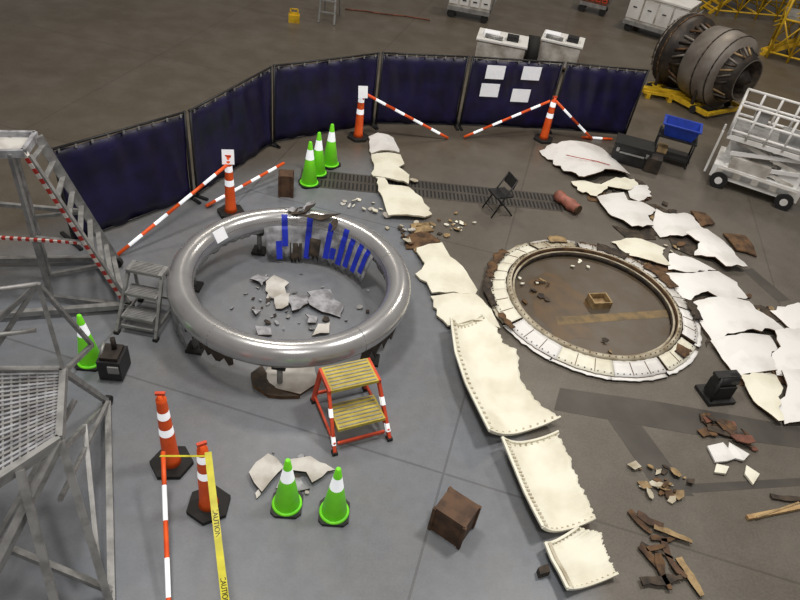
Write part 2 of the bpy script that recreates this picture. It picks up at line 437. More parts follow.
def trough(name, Lp, Rp, h0, h1, seed, ztip=.0):
    """curved case segment: ruled between two surveyed edges, edges curled up"""
    n = 48
    Lw = resample([P(*p, h0) for p in Lp], n); Rw = resample([P(*p, h1) for p in Rp], n)
    c = (Lw[n // 2] + Rw[n // 2]) / 2; b = B(name, (c.x, c.y, 0)); r = random.Random(seed)
    jl = [r.uniform(-.022, .022) for _ in range(n + 1)]
    def fn(u, v):
        i = round(v * n); a = b.w(Lw[i]); q = b.w(Rw[i]); d = (q - a).normalized()
        p = a.lerp(q, u) + d * (jl[i] * u)
        s = 2 * u - 1
        p.z = .03 + (h0 if s < 0 else h1) * abs(s) ** 2.2 + ztip * abs(2 * v - 1) ** 3
        return p
    b.grid(fn, 16, n, .026, CREAM, CREAM2)
    for i in range(0, n):
        a = b.w(Lw[i]); q = b.w(Rw[i]); d = (q - a).normalized(); a2 = b.w(Lw[i + 1])
        z0 = .03 + h0 + ztip * abs(2 * i / n - 1) ** 3 + .015
        p = Vector((a.x, a.y, z0)); p2 = Vector((a2.x, a2.y, z0))
        b.beam(p, p2, .03, .03, CREAM)
        if i % 2: b.box(p + d * .06 + Vector((0, 0, -.02)), (.035, .022, .012), CREAM2)
    for vv in (0, 1):
        for k in range(20):
            p = fn(k / 20, vv) + Vector((0, 0, .012)); p2 = fn((k + 1) / 20, vv) + Vector((0, 0, .012))
            b.beam(p, p2, .025, .03, CREAM)
            if k % 2: b.box(fn(k / 20, vv * .94 + .03) + Vector((0, 0, .003)), (.022, .03, .012), CREAM2)
    return b.done()
trough('fan_case_panel', [(450, 322), (455, 355), (465, 385), (477, 410), (488, 434)], [(482, 318), (497, 331), (503, 345), (517, 352), (520, 380), (536, 404), (558, 421)], .22, .08, 1, .03)
trough('fan_case_panel', [(501, 441), (512, 466), (524, 495), (541, 530)], [(556, 435), (567, 455), (577, 480), (594, 521)], .18, .09, 2, .02)
trough('fan_case_panel', [(544, 546), (551, 562), (559, 576), (566, 591)], [(578, 529), (600, 534), (604, 552), (616, 576)], .1, .05, 3, .01)

# ---------------------------------------------------------------- right fan cowl ring
import numpy as np
Rp = [(484, 278), (500, 251), (535, 241), (560, 240), (620, 252), (668, 278), (695, 310), (700, 335), (690, 362), (665, 376), (635, 380), (590, 376), (545, 360), (510, 325), (492, 300)]
pp = np.array([P(*q, .05)[:2] for q in Rp]); A_ = np.c_[2 * pp, np.ones(len(pp))]; sol = np.linalg.lstsq(A_, (pp ** 2).sum(1), rcond=None)[0]
C2 = Vector((sol[0], sol[1], 0)); R2 = math.sqrt(sol[2] + sol[0] ** 2 + sol[1] ** 2)
b = B('floor_stain', C2)
b.ngonprism([(R2 * .73 * math.cos(2 * math.pi * k / 64), R2 * .73 * math.sin(2 * math.pi * k / 64)) for k in range(64)], .0004, .0012, STAIN2); b.done()
decal('floor_stripe', [(556, 317), (684, 309), (684, 316), (558, 325)], TANL, .0026)
decal('floor_stain', [(528, 282), (545, 272), (560, 275), (575, 290), (592, 300), (586, 318), (594, 340), (575, 338), (560, 345), (550, 328), (535, 315)], STAIN, .002)
b = B('fan_case_ring', C2)
def arc(a0, a1, r0, r1, z0, z1, m, me=None, j=.0, seed=0, slope=0.0):
    rj = random.Random(seed); n = max(4, int((a1 - a0) * 26)); o = [rj.uniform(-j, j) for _ in range(n + 1)]; o2 = [rj.uniform(-j, j) for _ in range(n + 1)]
    def fn(u, v):
        a = a0 + (a1 - a0) * u; k = round(u * n); rr = (r0 + o[k]) * (1 - v) + (r1 + o2[k]) * v
        return Vector((rr * math.cos(a), rr * math.sin(a), z1 + slope * (1 - v)))
    b.grid(fn, n, 3, z1 - z0, m, me or m, me or m)
segm = 12
rs = random.Random(12)
for k in range(segm):
    a0 = k * 2 * math.pi / segm + .1 + rs.uniform(-.04, .04); a1 = a0 + 2 * math.pi / segm - .02 + rs.uniform(-.03, .03)
    am = (a0 + a1) / 2 % (2 * math.pi); deg = math.degrees(am)
    if 20 < deg < 85: m, mo = (WHITE2, BROWN)
    elif 85 <= deg < 140: m, mo = CREAM2, WHITE2
    elif 140 <= deg < 205: m, mo = (CREAM, CREAM2)
    else: m, mo = (WHITE if k % 2 else CREAM), WHITE
    arc(a0, a1, R2 * .82, R2 * .965, .02, .05, m, BROWN, .008, k, .06)
    arc(a0 - .03, a1 - .03, R2 * .955, R2 * 1.0, .005, .035, mo, DARKM, .014, k + 40)
    for t in (.34, .67):
        a = a0 + (a1 - a0) * t
        b.beam((R2 * .83 * math.cos(a), R2 * .83 * math.sin(a), .108), (R2 * .95 * math.cos(a), R2 * .95 * math.sin(a), .06), .008, .008, BROWN)
    for t in range(9):
        a = a0 + (a1 - a0) * (t + .5) / 9
        b.tube((R2 * .94 * math.cos(a), R2 * .94 * math.sin(a), .05), (R2 * .94 * math.cos(a), R2 * .94 * math.sin(a), .07), .009, DARKM, seg=6)
for (d0, d1, ra, rb_, mm, sd_) in ((146, 176, .94, 1.02, BROWN, 1), (176, 200, .96, 1.03, DARKM, 2), (60, 80, .84, .96, DARKM, 3), (24, 48, .88, .99, BROWN, 4), (100, 112, .88, .99, TAN, 5), (318, 326, .84, .95, BROWN, 6), (206, 218, .96, 1.02, BROWN, 7), (356, 372, .93, 1.01, DARKM, 8)):
    arc(math.radians(d0), math.radians(d1), R2 * ra, R2 * rb_, .1, .115, mm, DARKM, .03, sd_)
b.lathe([(R2 * .785, 0.0, STEELT), (R2 * .815, 0.0, STEELT), (R2 * .81, .12, STEELT), (R2 * .785, .14, STEELT), (R2 * .77, .14, BROWN), (R2 * .765, .12, BROWN), (R2 * .77, .0, BROWN)], seg=96, closed=True)
b.lathe([(R2 * .755, .0, STEELT), (R2 * .755, .09, STEELT), (R2 * .735, .09, DARKM), (R2 * .73, 0., DARKM)], seg=96, closed=True)
for k in range(90):
    a = 2 * math.pi * k / 90; b.box((R2 * .79 * math.cos(a), R2 * .79 * math.sin(a), .14), (.014, .014, .01), DARKM)
b.done()
scatter('brown_debris', [(545, 285, .1, 4), (535, 300, .1, 4), (600, 358, .2, 5)], [BROWN, TAN, DARKM], .03, .1, 31)
scatter('cream_chips', [(533, 285, .1, 3)], [CREAM], .03, .06, 32)

def crate(name, px, size, m, rz, z=0, open_=True):
    b = B(name, P(*px) + Vector((0, 0, z)), rz); x, y, h = size
    b.box((0, 0, .01), (x, y, .02), m)
    for sx in (-1, 1): b.box((sx * (x / 2 - .01), 0, h / 2 + .01), (.02, y, h - .02), m)
    for sy in (-1, 1): b.box((0, sy * (y / 2 - .01), h / 2 + .01), (x - .04, .02, h - .02), m)
    if not open_:
        b.box((0, 0, h - .005), (x + .01, y + .01, .02), m)
        for sx in (-1, 1):
            for sy in (-1, 1): b.box((sx * x / 2, sy * y / 2, h / 2), (.035, .035, h - .01), m)
    return b.done()
crate('cardboard_box', (598, 304), (.3, .24, .12), TAN, .3)

# ---------------------------------------------------------------- white cowl skins: right row
cdir = (P(790, 400) - P(570, 165)); cac = Vector((cdir.y, -cdir.x)).normalized()
cow = [
    ([(541, 153), (560, 151), (601, 152), (615, 163), (628, 177), (605, 178), (582, 183), (562, 172)], WHITE, .2),
    ([(572, 184), (584, 184), (600, 188), (614, 181), (632, 181), (636, 188), (624, 193), (606, 190), (596, 199), (578, 192)], CREAM, .05),
    ([(628, 190), (646, 187), (650, 199), (638, 203), (630, 199)], WHITE, .04),
    ([(597, 201), (622, 198), (626, 206), (640, 206), (655, 212), (645, 220), (650, 230), (630, 230), (618, 222), (608, 216)], WHITE, .08),
    ([(655, 214), (662, 218), (690, 217), (702, 234), (680, 240), (660, 238), (652, 228)], WHITE, .08),
    ([(684, 238), (705, 235), (722, 245), (731, 256), (743, 271), (722, 271), (712, 262), (694, 257), (698, 248)], WHITE, .1),
    ([(612, 244), (640, 243), (664, 250), (660, 257), (668, 268), (650, 264), (630, 258)], CREAM, .05),
    ([(668, 258), (690, 262), (714, 272), (690, 276), (668, 272)], WHITE, .05),
    ([(664, 277), (690, 279), (716, 275), (735, 284), (744, 300), (718, 303), (705, 296), (690, 303), (672, 292)], WHITE, .08),
    ([(693, 307), (716, 304), (746, 306), (752, 314), (770, 322), (784, 333), (740, 337), (712, 342), (700, 325)], WHITE, .1),
    ([(710, 345), (742, 340), (768, 338), (774, 352), (766, 362), (772, 375), (736, 378), (722, 362)], WHITE, .1),
    ([(772, 337), (800, 334), (830, 350), (822, 374), (776, 376), (770, 362), (778, 352)], WHITE, .08),
    ([(738, 380), (775, 378), (780, 392), (774, 402), (780, 424), (775, 424), (752, 404)], CREAM, .08),
    ([(778, 378), (826, 376), (850, 410), (820, 424), (784, 425), (778, 404), (784, 392)], WHITE, .1),
    ([(770, 313), (800, 308), (830, 318), (830, 332), (790, 331)], WHITE, .06)]
for i, (px, m, ar) in enumerate(cow): plate('fan_cowl_panel', px, m, th=.02, arch=ar, amp=.04, step=.09, medge=BROWN, across=cac, grow=1.05, z=.004 + .012 * (i % 2), cuts=4)
for px in ([(586, 190), (606, 193), (600, 203), (588, 201)], [(640, 204), (655, 205), (672, 213), (655, 214)], [(600, 184), (614, 178), (630, 180), (612, 190)],
           [(612, 226), (640, 232), (650, 240), (628, 240)], [(655, 262), (672, 272), (664, 280), (654, 270)], [(692, 300), (712, 298), (705, 308), (692, 308)], [(704, 330), (716, 340), (706, 348)], [(770, 340), (784, 352), (776, 378), (766, 366)],
           [(640, 222), (658, 214), (656, 240), (640, 238)], [(720, 300), (760, 306), (800, 322), (770, 322), (735, 306)], [(735, 376), (800, 372), (800, 384), (740, 386)],
           [(668, 238), (690, 238), (700, 252), (690, 256), (672, 248)], [(628, 178), (642, 182), (648, 190), (634, 188)]):
    plate('honeycomb_panel', px, BROWN if px[0][0] % 4 else DARKM, th=.008, arch=.01, z=0, amp=.04, step=.09)
b = B('red_trim_strip', P(585, 168)); pts = [b.w(P(u, v, zz)) for u, v, zz in ((566, 155, .235), (580, 158, .245), (596, 161, .245), (610, 165, .235))]
b.path(pts, .008, RED); b.done()
scatter('brown_debris', [(600, 195, .15, 9), (650, 208, .2, 10)], [BROWN, TAN, RUST, DARKM], .03, .12, 41)
scatter('brown_debris', [(640, 262, .2, 6), (680, 250, .2, 8), (752, 300, .15, 6)], [BROWN, TAN, RUST, CREAM2], .03, .11, 42)
plate('rusty_panel', [(690, 212), (704, 214), (714, 226), (700, 228)], BROWN, arch=.05)
plate('rusty_panel', [(722, 235), (745, 238), (756, 258), (735, 252)], BROWN, arch=.05)
scatter('brown_debris', [(722, 430, .16, 14), (745, 442, .1, 5)], [BROWN, DARKM, RUST], .05, .18, 44)
plate('cream_fragment', [(706, 448), (722, 444), (735, 460), (714, 464)], WHITE, arch=.03)
plate('cream_fragment', [(728, 444), (748, 456), (742, 463), (726, 458)], WHITE, arch=.03)
plate('cream_fragment', [(715, 466), (728, 468), (724, 476), (713, 474)], CREAM, arch=.02)
plate('cream_fragment', [(745, 467), (758, 476), (752, 486), (743, 476)], CREAM, arch=.02)
scatter('tan_chips', [(660, 482, .13, 34)], [TAN, CREAM2, BROWN, DARKM], .02, .1, 45)
scatter('cream_chips', [(582, 265, .1, 4)], [CREAM], .03, .07, 46)
def strips(name, segs, mats, wd=.07, seed=1):
    r = random.Random(seed); c = P(*segs[0][0]); b = B(name, (c.x, c.y, 0))
    for i, (a, q) in enumerate(segs):
        z = .02 + .012 * (i % 3)
        A = b.w(P(*a)); Q = b.w(P(*q)); A.z = z; Q.z = z + r.uniform(0, .04)
        mid = A.lerp(Q, .5) + Vector((r.uniform(-.02, .02), r.uniform(-.02, .02), .01))
        w_ = wd * r.uniform(.5, 1.2); m = mats[i % len(mats)]; d = (Q - A).normalized(); nn = Vector((-d.y, d.x, 0)) * w_ / 2
        poly = jag([A - nn * .6, mid - nn, Q - nn * .4, Q + nn * .6, mid + nn * .8, A + nn], .06, .022, i + seed)
        b.shard([(p[0], p[1]) for p in poly], lambda X, Y: z, .016, m, DARKM, 0)
    return b.done()
strips('splintered_strips', [((628, 512), (650, 535)), ((636, 516), (662, 528)), ((652, 530), (690, 545)), ((640, 545), (672, 560)), ((638, 548), (660, 572)), ((655, 556), (668, 592)), ((662, 540), (676, 575)), ((676, 560), (700, 598)), ((640, 585), (680, 580)), ((650, 540), (680, 540)), ((645, 552), (664, 548)), ((670, 566), (684, 580))], [BROWN, WOOD, TAN, DARKM, BROWN], .09, 3)
strips('splintered_strips', [((700, 418), (716, 432)), ((706, 430), (742, 440)), ((715, 424), (750, 450)), ((700, 436), (724, 426))], [BROWN, DARKM, WOOD], .12, 4)
b = B('wooden_stick', P(775, 513)); A = b.w(P(746, 519)); Q = b.w(P(806, 507)); A.z = Q.z = .025; b.beam(A, Q, .05, .04, WOODL); b.beam(A + Vector((.1, .01, .025)), Q + Vector((-.1, .01, .025)), .02, .01, TAN); b.done()
strips('metal_strip', [((770, 498), (805, 501))], [DARKM], .12, 6)
plate('small_grey_block', [(536, 572), (546, 568), (548, 576), (538, 579)], DARKM, th=.08, amp=0, step=9)

# ---------------------------------------------------------------- cones
def green_cone(px, s=1.0, rz=None):
    b = B('green_traffic_cone', P(*px), rnd.uniform(0, 1.5) if rz is None else rz); h = .8 * s
    b.ngonprism([(.2 * s * math.cos(math.radians(a)), .2 * s * math.sin(math.radians(a))) for a in (35, 55, 125, 145, 215, 235, 305, 325)], 0, .035, BLACK)
    r = lambda z: .15 * s + (.028 * s - .15 * s) * z / h
    zs = [(.035, GREEN), (.62 * h, REFL_GLOW), (.84 * h, GREEN), (h, GREEN)]
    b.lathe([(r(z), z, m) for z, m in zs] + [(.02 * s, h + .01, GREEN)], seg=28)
    b.lathe([(.165 * s, .035, GREEN), (.16 * s, .05, GREEN), (.14 * s, .055, GREEN)], seg=28)
    b.done()
for px in ((287, 505), (334, 513)): green_cone(px, .93, .1)
for px in ((309, 184), (317.5, 174), (330, 165)): green_cone(px, 1.0)
green_cone((91, 362), .92)

def orange_cone(px, rz=0, h=1.08, top=True):
    b = B('orange_delineator_cone', P(*px), rz)
    b.ngonprism([(.22 * math.cos(a * math.pi / 3), .22 * math.sin(a * math.pi / 3)) for a in range(6)], 0, .05, RUBB)
    pr = [(.1, .05, ORANGE), (.085, .12, ORANGE), (.078, .3, ORANGE), (.072, .52, REFL_GLOW), (.066, .62, ORANGE), (.06, .76, REFL_GLOW), (.055, .86, ORANGE), (.05, h - .1, ORANGE), (.05, h - .06, ORANGE), (.03, h - .05, ORANGE), (.03, h, ORANGE)]
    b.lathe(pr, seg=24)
    if top:
        b.box((0, 0, h + .015), (.09, .03, .03), REDO)
    return b.done()
orange_cone((172, 464), .2); orange_cone((209, 506), .6, .98); orange_cone((231, 213), .1, 1.0); orange_cone((358, 138), .4, 1.0); orange_cone((543, 140), .3, .95)

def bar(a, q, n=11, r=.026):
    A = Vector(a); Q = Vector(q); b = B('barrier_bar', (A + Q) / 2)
    b.striped(b.w(A), b.w(Q), r, ORANGE, REFL_GLOW, n); return b.done()
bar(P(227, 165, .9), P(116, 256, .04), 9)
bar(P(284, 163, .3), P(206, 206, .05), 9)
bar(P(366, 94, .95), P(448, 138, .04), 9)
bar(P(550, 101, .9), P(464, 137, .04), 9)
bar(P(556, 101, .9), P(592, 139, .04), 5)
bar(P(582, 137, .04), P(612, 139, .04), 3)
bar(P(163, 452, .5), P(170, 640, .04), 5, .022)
for px, z in (((228, 157), 1.0), ((363, 92), 1.0)):
    b = B('cone_notice_sign', P(*px, z)); b.box((0, 0, 0), (.18, .01, .22), PAPER, Matrix.Rotation(.3, 3, 'Z') @ Matrix.Rotation(-.4, 3, 'X')); b.tube((0, .01, -.1), (.02, .03, -.16), .012, ORANGE); b.done()
A = P(208, 452, 1.0); Q = P(230, 640, 1.1); b = B('caution_tape', (A + Q) / 2)
a_ = b.w(A); q_ = b.w(Q)
for i in range(12):
    t0, t1 = i / 12, (i + 1) / 12; s0 = -.25 * 4 * t0 * (1 - t0); s1 = -.25 * 4 * t1 * (1 - t1)
    b.beam(a_.lerp(q_, t0) + Vector((0, 0, s0)), a_.lerp(q_, t1) + Vector((0, 0, s1)), .06, .002, CTAPE)
e1 = b.w(P(160, 456, .75)); b.beam(a_ + Vector((0, 0, -.06)), e1, .02, .003, CTAPE)
ob = b.done()
for k, t in enumerate((.35, .72)):
    tcv = bpy.data.curves.new('caution_text', 'FONT'); tcv.body = "CAUTION"; tcv.size = .06; tcv.extrude = .001; tcv.align_x = 'CENTER'; tcv.align_y = 'CENTER'
    to = bpy.data.objects.new('caution_text', tcv); COL.objects.link(to); to.data.materials.append(BLACK)
    to.parent = ob; ps = a_.lerp(q_, t) + Vector((0, 0, -.25 * 4 * t * (1 - t) + .006))
    sl = (q_ - a_) + Vector((0, 0, -.25 * 4 * (1 - 2 * t))); x_ = sl.normalized(); y_ = Vector((0, 0, 1)).cross(x_).normalized(); z_ = x_.cross(y_)
    to.matrix_local = Matrix.Translation(ps) @ Matrix((x_, y_, z_)).transposed().to_4x4()

# ---------------------------------------------------------------- yellow step stool
def stool(name, top_c, ztop, rz, wd, dp, n, mtop, mleg, patch=True):
    """n treads descending toward local -y"""
    c = P(*top_c, ztop); b = B(name, (c.x, c.y, 0), rz); step = ztop / n; run = dp * .8
    for k in range(n):
        z = ztop - k * step; y = -k * run
        b.box((0, y, z - .02), (wd, dp, .04), mtop)
        for q in range(7): b.box((0, y - dp / 2 + dp * (q + .5) / 7, z + .004), (wd - .04, .014, .008), ALU)
    yf = -(n - 1) * run - dp / 2 - .04; yb = dp / 2 + .06
    for sx in (-1, 1):
        x = sx * (wd / 2 + .015); xo = sx * (wd / 2 + .05)
        b.beam((x, -dp / 2 + .05, ztop - .03), (xo, yf - .03, .03), .035, .05, mleg)
        b.beam((x, dp / 2 - .03, ztop - .03), (xo, yb, .03), .035, .05, mleg)
        b.beam((x, dp / 2, ztop - .03), (x, -dp / 2, ztop - .03), .03, .06, mleg)
        b.beam((xo * .98, yf, .12), (xo * .98, yb - .02, .12), .025, .035, mleg)
        for y in (yf - .03, yb): b.box((xo, y, .02), (.06, .07, .04), RUBB)
        if patch:
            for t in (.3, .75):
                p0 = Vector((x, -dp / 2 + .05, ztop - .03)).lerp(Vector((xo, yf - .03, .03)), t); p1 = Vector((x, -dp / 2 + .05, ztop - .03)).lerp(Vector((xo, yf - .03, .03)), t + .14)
                b.beam(p0, p1, .04, .055, REFL_GLOW)
    b.beam((-wd / 2 - .04, yb - .01, .15), (wd / 2 + .04, yb - .01, .15), .025, .035, mleg)
    b.beam((-wd / 2, yf + .02, .1), (wd / 2, yf + .02, .1), .025, .035, mleg)
    return b.done()
stool('yellow_step_stool', (350, 374), .62, .5, .55, .36, 2, YELG, REDO)
stool('grey_step_stool', (147, 268), .72, -.05, .4, .2, 3, GREYP, ALU, False)

# ---------------------------------------------------------------- wooden boxes
crate('wooden_box', (451, 528), (.34, .29, .38), WOOD, -.5, open_=False)
crate('wooden_post_block', (286, 194), (.22, .22, .4), WOOD, .2, open_=False)

# ---------------------------------------------------------------- folding chair
b = B('folding_chair', P(496, 212), -1.1, .85)
for sx in (-.2, .2):
    b.tube((sx, -.22, .012), (sx * .9, .2, .82), .016, BLACK); b.tube((sx, .26, .012), (sx * .95, -.16, .46), .016, BLACK)
b.box((0, -.0, .45), (.38, .38, .03), BLACK); b.box((0, .17, .72), (.36, .03, .2), BLACK, Matrix.Rotation(-.25, 3, 'X'))
b.tube((-.18, .2, .82), (.18, .2, .82), .013, BLACK); b.tube((-.2, -.16, .12), (.2, -.16, .12), .01, BLACK); b.tube((-.2, .2, .1), (.2, .2, .1), .01, BLACK)
b.done()
RSTL = mat('salmon_duct', (178, 112, 96), .6, c2=(130, 80, 66))
b = B('crushed_duct', P(565, 210), .0)
A = b.w(P(556, 200)); Q = b.w(P(576, 215)); A.z = Q.z = .11
pts = [A.lerp(Q, i / 6) for i in range(7)]
for i in range(6): b.tube(pts[i], pts[i + 1], .1 + .015 * math.sin(i * 2), RSTL, .1 + .015 * math.sin(i * 2 + 2), seg=12)
b.tube(A, A + (A - Q).normalized() * .02, .09, BROWN); b.tube(Q, Q + (Q - A).normalized() * .02, .09, BROWN); b.done()

# ---------------------------------------------------------------- tool cases and tub cart
b = B('black_tool_case', P(633, 164), -.25)
b.box((-.1, .1, .2), (.75, .5, .38), BLACK); b.box((-.1, .1, .41), (.78, .52, .04), RUBB); b.box((.36, -.02, .16), (.3, .42, .3), ENGD); b.box((-.1, -.16, .25), (.5, .02, .03), GREYP)
for x in (-.4, .2): b.box((x, -.17, .3), (.06, .03, .08), ALU)
b.done()
b = B('parts_cart', P(668, 160), -.3)
for z in (.15, .55): b.box((0, 0, z), (.8, .5, .03), BLACK)
for sx in (-.37, .37):
    for sy in (-.22, .22): b.tube((sx, sy, .06), (sx, sy, .6), .018, BLACK); b.tube((sx - .015, sy, .04), (sx + .015, sy, .04), .04, RUBB)
def ring4(x, y, z): return [b.bm.verts.new(p) for p in ((-x, -y, z), (x, -y, z), (x, y, z), (-x, y, z))]
rs4 = [ring4(.28, .18, .57), ring4(.36, .25, .82), ring4(.39, .28, .82), ring4(.39, .28, .84), ring4(.34, .23, .84), ring4(.26, .16, .6)]
for r0, r1 in zip(rs4, rs4[1:]):
    for i in range(4): b.face([r0[i], r0[(i + 1) % 4], r1[(i + 1) % 4], r1[i]], BLUEB)
b.face(rs4[0][::-1], BLUEB); b.face(rs4[-1], BLUEB)
b.box((-.2, 0, .22), (.2, .3, .1), TAN); b.done()

# ---------------------------------------------------------------- scissor-lift cart, right
c0 = P(750, 187); b = B('white_scissor_lift', c0, -.42, 1.05)
Lx, Ly = 1.6, 1.0
b.box((0, 0, .3), (Lx, Ly, .24), WHITE); b.box((0, -.51, .32), (Lx * .9, .02, .12), WHITE2)
b.box((-.2, -.3, .52), (.7, .35, .24), WHITE2); b.box((.5, 0, .55), (.4, .8, .3), WHITE); b.box((-.3, .25, .55), (.8, .35, .28), WHITE)
for k in range(4): b.box((-.5 + .33 * k, -.525, .33), (.2, .02, .08), GREYP)
for sx in (-.6, .6):
    for sy in (-.52, .52):
        b.tube((sx, sy - .05, .16), (sx, sy + .05, .16), .16, RUBB, seg=20); b.tube((sx, sy - .06, .16), (sx, sy + .06, .16), .07, WHITE)
for sy in (-.42, .42):
    for (z0, z1) in ((.42, .68), (.68, .94)):
        b.beam((-.62, sy, z0), (.62, sy, z1), .05, .07, WHITE); b.beam((.62, sy * .95, z0), (-.62, sy * .95, z1), .05, .07, WHITE2)
b.box((0, 0, .99), (Lx, Ly, .08), WHITE); b.box((0, 0, 1.035), (Lx - .1, Ly - .1, .01), GREYP)
for z in (1.12, 1.36, 1.6):
    for sy in (-Ly / 2, Ly / 2): b.tube((-Lx / 2, sy, z), (Lx / 2, sy, z), .024, WHITE)
    for sx in (-Lx / 2, Lx / 2): b.tube((sx, -Ly / 2, z), (sx, Ly / 2, z), .024, WHITE)
for k in range(6):
    x = -Lx / 2 + Lx * k / 5
    for sy in (-Ly / 2, Ly / 2): b.tube((x, sy, 1.02), (x, sy, 1.6), .024, WHITE)
b.box((-.4, -.4, 1.45), (.25, .15, .28), GREYP); b.box((.3, .1, 1.12), (.5, .4, .16), GREYP); b.beam((-Lx / 2 - .1, -.2, .1), (-Lx / 2 - .1, -.2, .95), .04, .04, WHITE); b.beam((-Lx / 2 - .1, .2, .1), (-Lx / 2 - .1, .2, .95), .04, .04, WHITE)
for z in (.25, .5, .75): b.tube((-Lx / 2 - .1, -.2, z), (-Lx / 2 - .1, .2, z), .02, WHITE)
b.done()

b = B('black_pump_unit', P(714, 396), .3)
b.box((0, 0, .03), (.4, .34, .05), BLACK); b.box((.02, 0, .16), (.26, .22, .22), RUBB); b.tube((-.12, 0, .3), (.16, 0, .32), .09, BLACK, seg=14); b.box((.02, .02, .38), (.34, .12, .04), BLACK)
b.tube((-.15, -.12, .05), (-.1, -.05, .4), .02, BLACK); b.tube((.18, .12, .05), (.14, .05, .4), .02, BLACK); b.done()

# ---------------------------------------------------------------- far right: jet engine, stands, scaffold
def Rax(d):
    return Vector(d).normalized().to_track_quat('Z', 'Y').to_matrix()
ec = P(708, 60, 1.05); ax = (P(754, 82, 1.1) - P(680, 48, 1.1)); ax.z = 0; ax.normalize()
b = B('jet_engine', (ec.x, ec.y, 0), 0, 1.0); Rm = Rax(ax); o_ = Vector((0, 0, 1.0))
b.lathe([(.25, -1.1, ENGD), (.8, -1.05, ENGD), (.88, -.95, ENGD), (.9, -.55, ENGD), (.72, -.5, ENGD), (.7, -.2, ENGD), (.84, -.15, ENGC), (.9, .3, ENGC), (.86, .75, ENGC), (.66, .8, ENGD), (.58, .95, ENGD), (.5, 1.2, ENGC), (.46, 1.2, DARKM), (.42, .8, DARKM), (.3, .82, DARKM), (.26, 1.0, ENGD), (.02, 1.3, ENGD)], o_, 48, Rm)
rr_ = random.Random(4)
for k in range(26):
    a = k * math.pi / 13; a2 = a + rr_.uniform(-.3, .3)
    v = Rm @ Vector((.76 * math.cos(a), .76 * math.sin(a), -.52)); w_ = Rm @ Vector((.76 * math.cos(a2), .76 * math.sin(a2), -.16))
    b.tube(o_ + v, o_ + w_, .03, [BROWN, ENGC, ENGD][k % 3], seg=6)
    v = Rm @ Vector((.66 * math.cos(a), .66 * math.sin(a), .8)); w_ = Rm @ Vector((.56 * math.cos(a2), .56 * math.sin(a2), 1.05))
    b.tube(o_ + v, o_ + w_, .025, [TAN, ENGC, ENGD][k % 3], seg=6)
for k in range(24):
    a = k * math.pi / 12
    b.beam(o_ + Rm @ Vector((.22 * math.cos(a), .22 * math.sin(a), -1.12)), o_ + Rm @ Vector((.8 * math.cos(a), .8 * math.sin(a), -1.06)), .06, .02, ENGC)
for z_, r__, mm in ((-.75, .905, BROWN), (.32, .905, ENGD), (.7, .87, ENGD), (-.93, .89, ENGC)):
    pts = [o_ + Rm @ Vector((r__ * math.cos(t * math.pi / 16), r__ * math.sin(t * math.pi / 16), z_)) for t in range(33)]
    b.path(pts, .018, mm, seg=6)
sd = Vector((-ax.y, ax.x, 0))
for s_ in (-.7, .7):
    b.beam(sd * s_ - ax * .9 + Vector((0, 0, .14)), sd * s_ + ax * 1.0 + Vector((0, 0, .14)), .08, .1, YEL)
    for q in (-.7, .5):
        b.beam(sd * s_ + ax * q + Vector((0, 0, .18)), sd * s_ * 1.1 + ax * q + Vector((0, 0, .9)), .06, .06, ENGD); b.tube(sd * s_ + ax * q * 1.2 - sd * .05 + Vector((0, 0, .1)), sd * s_ + ax * q * 1.2 + sd * .05 + Vector((0, 0, .1)), .1, RUBB)
for q in (-.9, -.7, .5, 1.0): b.beam(-sd * .7 + ax * q + Vector((0, 0, .14)), sd * .7 + ax * q + Vector((0, 0, .14)), .08, .08, YEL)
b.done()
b = B('yellow_tow_bar', P(665, 96), 0)
A = b.w(P(640, 94)); Q = b.w(P(694, 103)); A.z = Q.z = .15
b.beam(A, Q, .2, .12, YEL); b.beam(A + Vector((0, -.22, 0)), Q + Vector((0, -.22, 0)), .06, .06, YEL)
for t in (.1, .5, .9): b.box(A.lerp(Q, t) + Vector((0, -.1, -.09)), (.1, .35, .12), YEL)
b.done()
def scaffold(px0, px1, h, dep, nb):
    A = P(*px0); Q = P(*px1); d = Q - A; L = d.length; b = B('yellow_scaffold', A, math.atan2(d.y, d.x)); n = nb
    for i in range(n + 1):
        x = L * i / n
        for y in (0, dep):
            b.tube((x, y, 0), (x, y, h), .04, YEL)
        for z in (.2, h * .5, h): b.tube((x, 0, z), (x, dep, z), .03, YEL)
        if i < n:
            for y in (0, dep):
                for z in (.2, h * .5, h * .75, h): b.tube((x, y, z), (x + L / n, y, z), .03, YEL)
                b.tube((x, y, .2), (x + L / n, y, h * .5), .025, YEL); b.tube((x + L / n, y, h * .5), (x, y, h), .025, YEL)
                b.tube((x + L / n, y, .2), (x, y, h * .5), .025, YEL)
            b.box((x + L / n / 2, dep / 2, h * .5 + .04), (L / n, dep - .1, .05), GREYP)
    for s_ in (0, .6): b.beam((-.2, s_ + .2, 0), (1.6, s_ + .2, h * .5), .04, .12, YEL); b.tube((-.2, s_ + .2, .9), (1.6, s_ + .2, h * .5 + .9), .025, YEL)
    for k in range(7): b.box((-.2 + 1.8 * (k + .5) / 7, .5, h * .5 * (k + .5) / 7), (.2, .58, .03), YEL)
    b.done()
scaffold((766, 58), (850, 80), 2.4, 1.6, 4)
scaffold((716, 16), (830, 26), 3.2, 2.0, 6)

